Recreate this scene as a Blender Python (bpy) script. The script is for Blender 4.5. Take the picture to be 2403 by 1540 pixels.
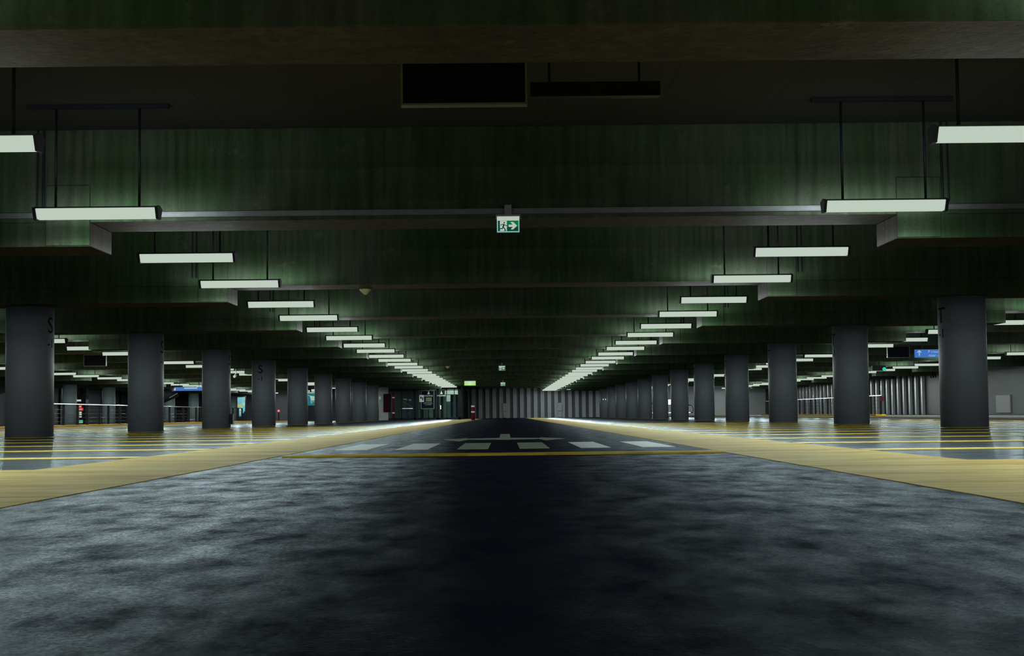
import bpy, bmesh, math, random
from mathutils import Vector, Matrix
random.seed(7)
for o in list(bpy.data.objects): bpy.data.objects.remove(o)
SC = bpy.context.scene
COL = SC.collection

# ------------------------------------------------------------------ camera, world, exposure
FPX = 3200.0
CAMZ = 0.324
cam_d = bpy.data.cameras.new('camera'); cam = bpy.data.objects.new('camera', cam_d); COL.objects.link(cam)
cam_d.sensor_fit = 'HORIZONTAL'; cam_d.sensor_width = 36.0; cam_d.lens = 36.0 * FPX / 2403.0
cam_d.clip_start = 0.05; cam_d.clip_end = 400
PITCH = 0.0509; YAW = 0.00578; ROLL = 0.0108
fw = Vector((math.sin(YAW) * math.cos(PITCH), math.cos(YAW) * math.cos(PITCH), math.sin(PITCH))).normalized()
rt = fw.cross(Vector((0, 0, 1))).normalized(); up = rt.cross(fw)
# clockwise roll of the camera: the right-hand side of the picture climbs
r2 = rt * math.cos(ROLL) - up * math.sin(ROLL); u2 = up * math.cos(ROLL) + rt * math.sin(ROLL)
cam.matrix_world = Matrix(((r2.x, u2.x, -fw.x, 0), (r2.y, u2.y, -fw.y, 0), (r2.z, u2.z, -fw.z, CAMZ), (0, 0, 0, 1)))
cam_d.shift_y = 40.0 / 2403.0
SC.camera = cam
w = bpy.data.worlds.new('world'); SC.world = w; w.use_nodes = True
w.node_tree.nodes['Background'].inputs[0].default_value = (0.40, 0.46, 1.0, 1)
w.node_tree.nodes['Background'].inputs[1].default_value = 0.07
SC.view_settings.view_transform = 'Standard'; SC.view_settings.look = 'None'
SC.view_settings.exposure = 0.0; SC.view_settings.gamma = 1.0; SC.view_settings.use_curve_mapping = False
LAMP_W = 320.0                     # radiant power of one strip lamp
LAMP_COL = (0.88, 0.98, 0.97)
PROF_AX = 3.3                      # fall-off towards the tube ends
PROF_EL = [(-1.0, 0.85), (-0.2, 1.0), (-0.06, 0.9), (0.0, 0.36), (0.09, 0.36), (0.20, 1.0), (0.29, 0.55), (0.40, 0.14), (0.52, 0.0)]   # (sine of elevation, strength)

# ------------------------------------------------------------------ layout
P = 7.77                           # bay length along the lane
Y0 = 16.0                          # centre of the first beam with lamps in front of it
BW = 0.43                          # half depth of a beam
XL, XR = -8.35, 8.04               # pillar rows beside the lane
HZ, BZ, CZ = 2.30, 2.58, 3.65      # underside of haunch, of beam, of slab
XW0, XW1, YEND, YB = -31.0, 24.5, 128.0, -3.0

# ------------------------------------------------------------------ helpers
def tag(o, label=None, cat=None, group=None, kind=None):
    if label: o['label'] = label
    if cat: o['category'] = cat
    if group: o['group'] = group
    if kind: o['kind'] = kind
    return o
def empty(name, loc, rz=0):
    o = bpy.data.objects.new(name, None); COL.objects.link(o); o.location = loc; o.rotation_euler = (0, 0, rz)
    o.empty_display_size = 0.1
    return o
class MB:
    def __init__(s): s.v = []; s.f = []; s.m = []
    def add(s, vs, fs, mi=0):
        n = len(s.v); s.v += [tuple(v) for v in vs]
        for f in fs: s.f.append([i + n for i in f]); s.m.append(mi)
        return s
    def box(s, x0, x1, y0, y1, z0, z1, mi=0):
        vs = [(x, y, z) for z in (z0, z1) for y in (y0, y1) for x in (x0, x1)]
        return s.add(vs, [(0, 2, 3, 1), (4, 5, 7, 6), (0, 1, 5, 4), (2, 6, 7, 3), (0, 4, 6, 2), (1, 3, 7, 5)], mi)
    def prism(s, poly, axis, a, b, mi=0):
        """poly: 2-D outline, extruded along axis from a to b ('x': (y,z), 'y': (x,z), 'z': (x,y))"""
        n = len(poly)
        def P3(p, t):
            return (t, p[0], p[1]) if axis == 'x' else (p[0], t, p[1]) if axis == 'y' else (p[0], p[1], t)
        vs = [P3(p, a) for p in poly] + [P3(p, b) for p in poly]
        fs = [tuple(range(n)), tuple(range(2 * n - 1, n - 1, -1))]
        fs += [(i, i + n, (i + 1) % n + n, (i + 1) % n) for i in range(n)]
        return s.add(vs, fs, mi)
    def tube(s, p, q, r, n=10, r2=None, mi=0):
        p = Vector(p); q = Vector(q); r2 = r if r2 is None else r2
        d = (q - p).normalized(); a = d.orthogonal().normalized(); b = d.cross(a)
        vs = [p + (a * math.cos(t) + b * math.sin(t)) * r for t in [2 * math.pi * i / n for i in range(n)]]
        vs += [q + (a * math.cos(t) + b * math.sin(t)) * r2 for t in [2 * math.pi * i / n for i in range(n)]]
        fs = [(i, (i + 1) % n, (i + 1) % n + n, i + n) for i in range(n)] + [tuple(range(n - 1, -1, -1)), tuple(range(n, 2 * n))]
        return s.add(vs, fs, mi)
    def lathe(s, prof, n=48, c=(0, 0), mi=0):
        vs = []; fs = []
        for r, z in prof:
            for i in range(n):
                t = 2 * math.pi * i / n; vs.append((c[0] + r * math.cos(t), c[1] + r * math.sin(t), z))
        for k in range(len(prof) - 1):
            for i in range(n):
                j = (i + 1) % n; fs.append((k * n + i, k * n + j, (k + 1) * n + j, (k + 1) * n + i))
        fs.append(tuple(range(n - 1, -1, -1))); fs.append(tuple((len(prof) - 1) * n + i for i in range(n)))
        return s.add(vs, fs, mi)
    def build(s, name, mat, parent=None, smooth=False, bevel=0.0, loc=None):
        me = bpy.data.meshes.new(name); me.from_pydata(s.v, [], s.f)
        mats = mat if isinstance(mat, (list, tuple)) else [mat]
        for m in mats: me.materials.append(m)
        for p_, mi in zip(me.polygons, s.m): p_.material_index = mi
        bm = bmesh.new(); bm.from_mesh(me); bmesh.ops.recalc_face_normals(bm, faces=bm.faces)
        if smooth:
            for f in bm.faces: f.smooth = len(f.verts) <= 4
        bm.to_mesh(me); bm.free()
        o = bpy.data.objects.new(name, me); COL.objects.link(o)
        if parent: o.parent = parent
        if loc: o.location = loc
        if bevel > 0:
            md = o.modifiers.new('bevel', 'BEVEL'); md.width = bevel; md.segments = 2; md.limit_method = 'ANGLE'; md.angle_limit = 0.6
        return o
def copy_tree(o, parent=None):
    c = o.copy(); COL.objects.link(c); c.parent = parent
    for ch in KIDS.get(o.name, []): copy_tree(ch, c)
    return c
KIDS = {}
def note_kids(root):
    for o in bpy.data.objects:
        if o.parent == root: KIDS.setdefault(root.name, []).append(o); note_kids(o)
ORD = ['first', 'second', 'third', 'fourth', 'fifth', 'sixth', 'seventh', 'eighth', 'ninth', 'tenth', 'eleventh', 'twelfth',
       'thirteenth', 'fourteenth', 'fifteenth', 'sixteenth', 'seventeenth', 'eighteenth', 'nineteenth', 'twentieth'] + \
      ['twenty-' + s for s in ['first', 'second', 'third', 'fourth', 'fifth', 'sixth', 'seventh', 'eighth', 'ninth']] + \
      ['thirtieth', 'thirty-first', 'thirty-second', 'thirty-third']
def ordn(i): return ORD[i]

# ------------------------------------------------------------------ materials
def newmat(name):
    m = bpy.data.materials.new(name); m.use_nodes = True; nt = m.node_tree
    return m, nt, nt.nodes['Principled BSDF']
def plain(name, col, rough=0.5, metal=0.0, noise=0.0, scale=8.0, spec=0.5):
    m, nt, b = newmat(name)
    b.inputs['Roughness'].default_value = rough; b.inputs['Metallic'].default_value = metal
    b.inputs['Specular IOR Level'].default_value = spec
    if noise <= 0: noise = 0.06
    g = nt.nodes.new('ShaderNodeNewGeometry'); n = nt.nodes.new('ShaderNodeTexNoise'); n.inputs['Scale'].default_value = scale
    n.inputs['Detail'].default_value = 4
    nt.links.new(g.outputs['Position'], n.inputs['Vector'])
    r = nt.nodes.new('ShaderNodeMix'); r.data_type = 'RGBA'
    r.inputs[6].default_value = (*[c * (1 - noise) for c in col], 1); r.inputs[7].default_value = (*[min(1, c * (1 + noise)) for c in col], 1)
    nt.links.new(n.outputs['Fac'], r.inputs[0]); nt.links.new(r.outputs[2], b.inputs['Base Color'])
    return m
def glow(name, col, strength=1.0):
    m, nt, b = newmat(name)
    b.inputs['Base Color'].default_value = (0.6, 0.6, 0.6, 1); b.inputs['Roughness'].default_value = 0.6
    b.inputs['Specular IOR Level'].default_value = 0.0
    b.inputs['Base Color'].default_value = (0.02, 0.02, 0.02, 1)
    b.inputs['Emission Color'].default_value = (*col, 1); b.inputs['Emission Strength'].default_value = strength
    return m
def nz(nt, vec, scale, detail=4, rough=0.55, stretch=None):
    n = nt.nodes.new('ShaderNodeTexNoise'); n.inputs['Scale'].default_value = scale
    n.inputs['Detail'].default_value = detail; n.inputs['Roughness'].default_value = rough
    if stretch:
        mp = nt.nodes.new('ShaderNodeMapping'); mp.inputs['Scale'].default_value = stretch
        nt.links.new(vec, mp.inputs['Vector']); vec = mp.outputs['Vector']
    nt.links.new(vec, n.inputs['Vector']); return n.outputs['Fac']
def ramp(nt, fac, stops):
    r = nt.nodes.new('ShaderNodeValToRGB'); e = r.color_ramp.elements
    while len(e) < len(stops): e.new(0.5)
    for k, (p_, c) in enumerate(stops):
        e[k].position = p_; e[k].color = (*c, 1) if len(c) == 3 else c
    nt.links.new(fac, r.inputs[0]); return r.outputs[0]
def mixc(nt, fac, a, b, mode='MIX'):
    r = nt.nodes.new('ShaderNodeMix'); r.data_type = 'RGBA'; r.blend_type = mode
    for s, i in ((fac, 0), (a, 6), (b, 7)):
        if isinstance(s, bpy.types.NodeSocket): nt.links.new(s, r.inputs[i])
        elif isinstance(s, (int, float)): r.inputs[i].default_value = s
        else: r.inputs[i].default_value = (*s, 1)
    return r.outputs[2]
def g3(v): return (v, v, v)

def mat_concrete(name, a, b, c):
    """board-cast concrete: vertical streaks, blotches of green staining"""
    m, nt, bs = newmat(name)
    pos = nt.nodes.new('ShaderNodeNewGeometry').outputs['Position']
    blot = ramp(nt, nz(nt, pos, 1.1, 6, 0.6, (1, 1, 0.55)), [(0.36, a), (0.66, b)])
    streak = ramp(nt, nz(nt, pos, 9.0, 5, 0.6, (1, 1, 0.07)), [(0.3, g3(0.62)), (0.7, g3(1.2))])
    pit = ramp(nt, nz(nt, pos, 34.0, 3, 0.6), [(0.28, g3(0.55)), (0.42, g3(1.0))])
    pale = ramp(nt, nz(nt, pos, 2.6, 8, 0.7), [(0.62, g3(0.0)), (0.74, g3(0.55))])
    col = mixc(nt, 1.0, blot, streak, 'MULTIPLY'); col = mixc(nt, 0.6, col, pit, 'MULTIPLY'); col = mixc(nt, pale, col, c)
    nt.links.new(col, bs.inputs['Base Color']); bs.inputs['Roughness'].default_value = 0.75; bs.inputs['Specular IOR Level'].default_value = 0.04
    bp = nt.nodes.new('ShaderNodeBump'); bp.inputs['Strength'].default_value = 0.25; bp.inputs['Distance'].default_value = 0.01
    nt.links.new(nz(nt, pos, 22, 5, 0.6), bp.inputs['Height']); nt.links.new(bp.outputs[0], bs.inputs['Normal'])
    return m
M = {}
M['concrete'] = mat_concrete('stained_concrete', (0.028, 0.055, 0.024), (0.052, 0.062, 0.046), (0.11, 0.112, 0.08))
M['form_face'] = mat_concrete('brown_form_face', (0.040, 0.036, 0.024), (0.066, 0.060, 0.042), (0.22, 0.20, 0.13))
M['slab'] = plain('ceiling_slab', (0.12, 0.13, 0.12), 0.85, 0, 0.3, 2.0, 0.2)
M['column'] = plain('column_paint', (0.088, 0.096, 0.110), 0.6, 0, 0.10, 30, 0.3)
M['black_paint'] = plain('black_lettering', (0.004, 0.004, 0.006), 0.8, spec=0.02)
M['dark_metal'] = plain('dark_lamp_housing', (0.008, 0.009, 0.013), 0.5, 0.0, spec=0.15)
M['galv'] = plain('galvanised_steel', (0.10, 0.105, 0.11), 0.5, 0.3, 0.25, 12, 0.3)
M['dark_box'] = plain('dark_panel', (0.006, 0.006, 0.012), 0.7, spec=0.06)
M['rim'] = plain('pale_rim', (0.16, 0.17, 0.15), 0.5)
M['yellow_edge'] = plain('worn_yellow_edge', (0.14, 0.10, 0.012), 0.55, 0, 0.3, 20)
M['yellow_kerb'] = plain('yellow_kerb', (0.80, 0.48, 0.02), 0.45, 0, 0.35, 4)
M['tube'] = glow('lamp_diffuser', (0.503, 0.592, 0.500), 1.0)
M['white_mark'] = plain('white_road_paint', (0.50, 0.54, 0.50), 0.42, 0, 0.22, 25)
M['grey_mark'] = plain('grey_road_paint', (0.32, 0.36, 0.27), 0.5, 0, 0.25, 25)
M['wallpaint'] = plain('wall_paint', (0.21, 0.225, 0.22), 0.7, 0, 0.08, 1.0, 0.3)
M['panel_wall'] = plain('profiled_cladding', (0.15, 0.16, 0.16), 0.55, 0, 0.08, 3, 0.3)
M['wall_dark'] = plain('dark_wall', (0.018, 0.021, 0.026), 0.6, 0, 0.2, 2)
M['pilaster'] = plain('pale_pilaster', (0.26, 0.29, 0.285), 0.4, 0, 0.08, 3)
M['red'] = plain('red_paint', (0.07, 0.004, 0.012), 0.6, spec=0.1)
M['white'] = plain('white_band', (0.55, 0.55, 0.52), 0.5)
M['darkred'] = plain('dark_red_cabinet', (0.014, 0.003, 0.005), 0.7, spec=0.05)
M['frame'] = plain('black_frame', (0.006, 0.007, 0.010), 0.6, spec=0.08)
M['green_panel'] = plain('green_grey_cladding', (0.11, 0.17, 0.13), 0.6, 0, 0.1, 6)
M['steel'] = plain('brushed_steel', (0.55, 0.57, 0.6), 0.28, 0.9)
M['car'] = plain('black_car_paint', (0.008, 0.008, 0.012), 0.2)
M['rubber'] = plain('rubber', (0.01, 0.01, 0.01), 0.8)
M['sign_white'] = glow('lit_white', (0.46, 0.53, 0.44), 1.0)
M['sign_green'] = glow('lit_green', (0.0, 0.15, 0.045), 1.0)
M['sign_dark'] = glow('lit_dark_green', (0.002, 0.045, 0.03), 1.0)
M['sign_rim'] = glow('lit_cyan_rim', (0.18, 0.46, 0.42), 1.0)
M['lime'] = glow('lit_lime_rim', (0.22, 0.62, 0.0), 1.0)
M['lime_white'] = glow('lit_lime_white', (0.50, 0.60, 0.46), 1.0)
M['blue'] = glow('lit_blue_sign', (0.045, 0.16, 0.50), 1.0)
M['blue_white'] = glow('lit_blue_sign_text', (0.36, 0.50, 0.62), 1.0)
M['teal'] = glow('lit_teal_sign', (0.0, 0.13, 0.15), 1.0)
M['teal_white'] = glow('lit_teal_icon', (0.34, 0.47, 0.42), 1.0)
M['cyan'] = glow('lit_cyan_poster', (0.06, 0.38, 0.44), 1.0)
M['red_glow'] = glow('lit_red', (0.65, 0.02, 0.07), 1.0)
M['green_glow'] = glow('lit_green_lens', (0.03, 0.60, 0.42), 1.0)
M['yel_glow'] = glow('lit_yellow', (0.55, 0.42, 0.04), 1.0)
M['mint'] = glow('lit_mint', (0.12, 0.45, 0.26), 1.0)
def mat_glass():
    m, nt, b = newmat('tinted_glass')
    b.inputs['Base Color'].default_value = (0.35, 0.5, 0.45, 1); b.inputs['Roughness'].default_value = 0.07
    tr = nt.nodes.new('ShaderNodeBsdfTransparent'); tr.inputs[0].default_value = (0.78, 0.88, 0.84, 1)
    gl = nt.nodes.new('ShaderNodeBsdfGlossy'); gl.inputs['Roughness'].default_value = 0.0
    mx = nt.nodes.new('ShaderNodeMixShader'); mx.inputs[0].default_value = 0.10
    nt.links.new(tr.outputs[0], mx.inputs[1]); nt.links.new(gl.outputs[0], mx.inputs[2])
    nt.links.new(mx.outputs[0], nt.nodes['Material Output'].inputs[0]); return m
M['glass'] = mat_glass()

def coat(nt, b, colsock, rough, k, normal, ior=1.45):
    """matt ground with a thin gloss: diffuse plus a Fresnel-weighted glossy layer of strength k"""
    d = nt.nodes.new('ShaderNodeBsdfDiffuse'); g = nt.nodes.new('ShaderNodeBsdfGlossy'); f = nt.nodes.new('ShaderNodeFresnel')
    f.inputs['IOR'].default_value = ior; m = nt.nodes.new('ShaderNodeMath'); m.operation = 'MULTIPLY'
    nt.links.new(f.outputs[0], m.inputs[0]); mx = nt.nodes.new('ShaderNodeMixShader')
    if isinstance(k, bpy.types.NodeSocket): nt.links.new(k, m.inputs[1])
    else: m.inputs[1].default_value = k
    nt.links.new(colsock, d.inputs['Color']); nt.links.new(rough, g.inputs['Roughness']); g.inputs['Color'].default_value = (0.82, 0.96, 1, 1)
    nt.links.new(normal, g.inputs['Normal']); nt.links.new(normal, d.inputs['Normal'])
    nt.links.new(m.outputs[0], mx.inputs[0]); nt.links.new(d.outputs[0], mx.inputs[1]); nt.links.new(g.outputs[0], mx.inputs[2])
    nt.links.new(mx.outputs[0], nt.nodes['Material Output'].inputs[0]); nt.nodes.remove(b)
def mat_bays():
    """sealed grey deck, wet-looking, with slow worn patches"""
    m, nt, b = newmat('sealed_deck')
    pos = nt.nodes.new('ShaderNodeNewGeometry').outputs['Position']
    col = ramp(nt, nz(nt, pos, 0.8, 6, 0.6, (0.5, 1, 1)), [(0.3, (0.022, 0.028, 0.033)), (0.7, (0.045, 0.052, 0.057))])
    ro = ramp(nt, nz(nt, pos, 1.6, 5, 0.6, (0.25, 1, 1)), [(0.3, g3(0.24)), (0.72, g3(0.32))])
    bp = nt.nodes.new('ShaderNodeBump'); bp.inputs['Strength'].default_value = 0.04; bp.inputs['Distance'].default_value = 0.01
    nt.links.new(nz(nt, pos, 5, 4, 0.55, (0.3, 1, 1)), bp.inputs['Height'])
    coat(nt, b, col, ro, 0.11, bp.outputs[0])
    return m
def mat_band():
    m, nt, b = newmat('tan_walkway_coating')
    pos = nt.nodes.new('ShaderNodeNewGeometry').outputs['Position']
    col = ramp(nt, nz(nt, pos, 1.4, 8, 0.65, (0.30, 1.1, 1)), [(0.30, (0.40, 0.24, 0.05)), (0.46, (0.60, 0.46, 0.145)), (0.72, (0.70, 0.61, 0.25))])
    dirt = ramp(nt, nz(nt, pos, 7, 6, 0.7, (0.25, 1.4, 1)), [(0.30, g3(0.60)), (0.5, g3(1.0))])
    col = mixc(nt, 1.0, col, dirt, 'MULTIPLY')
    ro = ramp(nt, nz(nt, pos, 3, 5, 0.6, (0.3, 1, 1)), [(0.3, g3(0.34)), (0.7, g3(0.50))])
    bp = nt.nodes.new('ShaderNodeBump'); bp.inputs['Strength'].default_value = 0.12; bp.inputs['Distance'].default_value = 0.006
    nt.links.new(nz(nt, pos, 30, 4, 0.6), bp.inputs['Height'])
    coat(nt, b, col, ro, 0.035, bp.outputs[0])
    return m
def mat_lane():
    """dark lane, sheen masked in along both sides, most of all along the left one"""
    m, nt, b = newmat('dark_lane_coating')
    pos = nt.nodes.new('ShaderNodeNewGeometry').outputs['Position']
    big = nz(nt, pos, 3.4, 10, 0.70, (1.7, 0.75, 1)); fine = nz(nt, pos, 95, 3, 0.6)
    col = ramp(nt, big, [(0.3, (0.017, 0.018, 0.032)), (0.72, (0.026, 0.029, 0.042))])
    sx = nt.nodes.new('ShaderNodeSeparateXYZ'); nt.links.new(pos, sx.inputs[0])
    mr = nt.nodes.new('ShaderNodeMapRange'); mr.inputs[1].default_value = -2.0; mr.inputs[2].default_value = 2.0; nt.links.new(sx.outputs[0], mr.inputs[0])
    sheen = ramp(nt, mr.outputs[0], [(0.0, g3(1.0)), (0.30, g3(0.95)), (0.41, g3(0.24)), (0.5, g3(0.05)), (0.62, g3(0.18)), (0.80, g3(0.52)), (1.0, g3(0.50))])  # mask paints the lamp sheen in: strong at the sides, dim mid-lane
    patch = ramp(nt, big, [(0.36, g3(0.22)), (0.62, g3(1.1))]); grain = ramp(nt, nz(nt, pos, 110, 5, 0.75), [(0.36, g3(0.35)), (0.62, g3(1.45))])
    k = mixc(nt, 1.0, mixc(nt, 1.0, sheen, patch, 'MULTIPLY'), grain, 'MULTIPLY'); k = mixc(nt, 1.0, k, g3(0.145), 'MULTIPLY')
    ro = ramp(nt, big, [(0.34, g3(0.42)), (0.66, g3(0.33))])
    bp = nt.nodes.new('ShaderNodeBump'); bp.inputs['Strength'].default_value = 0.30; bp.inputs['Distance'].default_value = 0.003
    nt.links.new(fine, bp.inputs['Height'])
    coat(nt, b, col, ro, k, bp.outputs[0])
    return m
def paint(name, a, b_, k, scale=14):
    m, nt, b = newmat(name); pos = nt.nodes.new('ShaderNodeNewGeometry').outputs['Position']
    col = ramp(nt, nz(nt, pos, scale, 6, 0.65, (0.5, 1, 1)), [(0.33, a), (0.55, b_)])
    ro = ramp(nt, nz(nt, pos, 6, 3, 0.6), [(0.3, g3(0.3)), (0.7, g3(0.45))])
    bp = nt.nodes.new('ShaderNodeBump'); bp.inputs['Strength'].default_value = 0.15; bp.inputs['Distance'].default_value = 0.004
    nt.links.new(nz(nt, pos, 60, 3, 0.6), bp.inputs['Height']); coat(nt, b, col, ro, k, bp.outputs[0]); return m
M['bays'] = mat_bays(); M['band'] = mat_band(); M['lane'] = mat_lane()
M['bay_line'] = paint('yellow_bay_line', (0.38, 0.27, 0.03), (0.60, 0.45, 0.05), 0.14)
M['white_mark'] = paint('white_road_paint', (0.45, 0.50, 0.46), (0.64, 0.70, 0.64), 0.11, 20)
M['grey_mark'] = paint('grey_road_paint', (0.20, 0.25, 0.19), (0.36, 0.42, 0.31), 0.05, 20)
M['yellow_kerb'] = paint('yellow_kerb', (0.50, 0.28, 0.01), (0.80, 0.50, 0.02), 0.02, 3)
M['bump'] = paint('yellow_threshold_paint', (0.34, 0.22, 0.02), (0.58, 0.44, 0.04), 0.03, 7)

# ------------------------------------------------------------------ floor
fl = MB().add([(XW0, YB, 0), (XW1, YB, 0), (XW1, YEND + 1, 0), (XW0, YEND + 1, 0)], [(0, 1, 2, 3)]).add(
    [(XW0, YB, -0.3), (XW1, YB, -0.3), (XW1, YEND + 1, -0.3), (XW0, YEND + 1, -0.3)], [(0, 3, 2, 1)]).build('floor', M['bays'])
tag(fl, 'sealed grey parking deck floor with shiny bays', kind='structure')
LX0, LX1, BX0, BX1 = -1.83, 1.75, -3.01, 2.96
def flat(name, x0, x1, y0, y1, z, mat, parent=None, edge=0.0):
    """a thin coat on the floor, edges a little uneven when edge > 0"""
    mb = MB(); n = max(2, int((y1 - y0) / 0.35)) if edge else 2
    vs = []; fs = []
    for i in range(n):
        y = y0 + (y1 - y0) * i / (n - 1); j = edge * random.uniform(-1, 1) if edge else 0; k = edge * random.uniform(-1, 1) if edge else 0
        vs += [(x0 + j, y, z), (x1 + k, y, z)]
    for i in range(n - 1): fs.append((2 * i, 2 * i + 1, 2 * i + 3, 2 * i + 2))
    m = len(vs); vs += [(x, y, 0.0005) for x, y, _ in vs]
    for i in range(n - 1):
        fs += [(2 * i, 2 * i + 2, m + 2 * i + 2, m + 2 * i), (2 * i + 1, m + 2 * i + 1, m + 2 * i + 3, 2 * i + 3)]
    fs += [(0, m, m + 1, 1), (2 * n - 2, 2 * n - 1, m + 2 * n - 1, m + 2 * n - 2)]
    return mb.add(vs, fs).build(name, mat, parent)
tag(flat('lane', LX0, LX1, YB, 124, 0.003, M['lane'], fl), 'dark asphalt driving lane')
tag(flat('walkway_band', BX0, LX0 - 0.02, YB, 124, 0.004, M['band'], fl, 0.004), 'tan walkway strip left of the lane')
tag(flat('walkway_band', LX1 + 0.02, BX1, YB, 124, 0.004, M['band'], fl, 0.004), 'tan walkway strip right of the lane')
NEAR = 8.75
flat('walkway_band', -9.5, BX0, YB, NEAR, 0.004, M['band'], fl)
flat('walkway_band', BX1, 9.5, YB, NEAR, 0.004, M['band'], fl)
for i in range(13):
    yc = NEAR + 2.59 * (i + 1) - 0.05
    for s, x0, x1 in (('left', -13.3, BX0), ('right', BX1, 13.2)):
        o = flat('parking_bay_line', x0, x1, yc - 0.19, yc + 0.19, 0.006, M['bay_line'])
        tag(o, 'yellow bay line, %s from the front on the %s' % (ordn(i), s), 'line', 'yellow parking bay lines')
o = flat('threshold_line', -1.75, 1.72, 10.72, 11.12, 0.016, M['bump']); tag(o, 'wide yellow line painted across the dark lane in front of the dashes', 'line')
o = flat('threshold_edge_line', -1.75, 1.72, 11.12, 11.22, 0.012, M['white_mark']); tag(o, 'thin pale line along the far edge of the yellow cross line', 'line')
dash = [(-1.61, -1.30, 0), (-1.03, -0.73, 0), (-0.45, -0.16, 1), (0.135, 0.415, 1), (0.71, 0.99, 0), (1.29, 1.60, 0)]  # middle two painted dimmer, for the weaker reflection there
for i, (a, b, k) in enumerate(dash):
    o = flat('lane_dash', a, b, 12.8, 15.4, 0.007, M['grey_mark'] if k else M['white_mark'])
    tag(o, '%s rectangular dash painted across the lane, %s' % ('dimmed grey-green' if k else 'white',
        ['leftmost of the six', 'second from the left', 'left of the middle two', 'right of the middle two', 'second from the right', 'rightmost of the six'][i]), 'dash', 'row of six lane dashes')
arrow = [(-0.80, 17.75), (-0.52, 18.8), (-0.52, 18.35), (-0.075, 18.7), (-0.075, 22.3), (0.075, 22.3), (0.075, 18.7), (0.48, 18.35), (0.48, 18.8), (0.78, 17.75),
         (0.50, 16.75), (0.44, 17.75), (0.06, 17.5), (-0.06, 17.5), (-0.47, 17.75), (-0.56, 16.6)]
o = MB().prism(arrow, 'z', 0.0005, 0.007).build('lane_arrow', M['grey_mark'])
tag(o, 'pale double-headed turn arrow painted on the dark lane beyond the dashes', 'arrow')

# ------------------------------------------------------------------ ceiling and beams
def mat_slab():
    m, nt, b = newmat('precast_slab')
    g = nt.nodes.new('ShaderNodeNewGeometry'); sx = nt.nodes.new('ShaderNodeSeparateXYZ'); nt.links.new(g.outputs['Position'], sx.inputs[0])
    a = nt.nodes.new('ShaderNodeMath'); a.operation = 'MULTIPLY_ADD'; a.inputs[1].default_value = 1 / 1.22; a.inputs[2].default_value = 100.6
    nt.links.new(sx.outputs[0], a.inputs[0]); f = nt.nodes.new('ShaderNodeMath'); f.operation = 'FRACT'; nt.links.new(a.outputs[0], f.inputs[0])
    seam = ramp(nt, f.outputs[0], [(0.0, g3(0.2)), (0.025, g3(1))])
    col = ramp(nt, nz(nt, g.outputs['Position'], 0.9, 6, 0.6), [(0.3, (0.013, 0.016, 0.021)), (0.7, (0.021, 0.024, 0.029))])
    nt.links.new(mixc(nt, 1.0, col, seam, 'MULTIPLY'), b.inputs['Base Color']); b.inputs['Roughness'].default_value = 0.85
    return m
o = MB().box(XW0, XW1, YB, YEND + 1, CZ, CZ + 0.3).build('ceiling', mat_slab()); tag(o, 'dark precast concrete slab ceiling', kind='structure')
H = [(-28.4, -21.4), (-11.85, -4.73), (4.53, 11.5), (21.2, XW1)]
def beam_outline():
    pts = [(XW0, CZ), (XW0, BZ)]
    for a, b in H: pts += [(a, BZ), (a, HZ), (b, HZ), (b, BZ)] if b < XW1 else [(a, BZ), (a, HZ), (b, HZ)]
    return pts + [(XW1, CZ)]
NB = 15
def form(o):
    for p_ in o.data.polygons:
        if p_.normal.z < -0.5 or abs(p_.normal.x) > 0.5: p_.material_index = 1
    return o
for k in range(NB):
    yc = Y0 + P * (k - 1)
    if yc + BW > YEND: break
    mb = MB()
    mb.box(XW0, XW1, yc - BW, yc + BW, BZ, CZ)
    o = form(mb.build('ceiling_beam', [M['concrete'], M['form_face']], bevel=0.008))
    tag(o, 'deep green-stained concrete beam crossing above, %s from the front' % ordn(k), 'beam', 'concrete beams crossing the lane')
    for (a, b) in H:
        form(MB().box(a, b, yc - BW, yc + BW, HZ, BZ).build('haunch', [M['concrete'], M['form_face']], o, bevel=0.012))
    for xi, s in ((-4.73, -1), (4.53, 1)):
        x0, x1 = sorted((xi, xi + s * 0.50))
        MB().box(x0, x1, yc - BW - 0.03, yc - BW, HZ + 0.01, 3.0).build('bearing_plate', M['concrete'], o, bevel=0.006)
        MB().tube((xi + s * 0.53, yc - BW - 0.02, 2.72), (xi + s * 0.53, yc - BW - 0.02, CZ), 0.014, 8).tube(
            (xi + s * 0.60, yc - BW - 0.02, 2.72), (xi + s * 0.60, yc - BW - 0.02, CZ), 0.010, 8).build('conduit', M['dark_metal'], o)
    if k == 1:
        r = MB().box(XW0, XW1, yc - BW - 0.05, yc - BW, 2.625, 2.675).box(XW0, XW1, yc - BW - 0.065, yc - BW, 2.668, 2.680).box(
            XW0, XW1, yc - BW - 0.065, yc - BW, 2.620, 2.630)
        tag(r.build('cable_channel', M['galv'], o), 'long steel cable channel fixed along the beam face')

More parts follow.
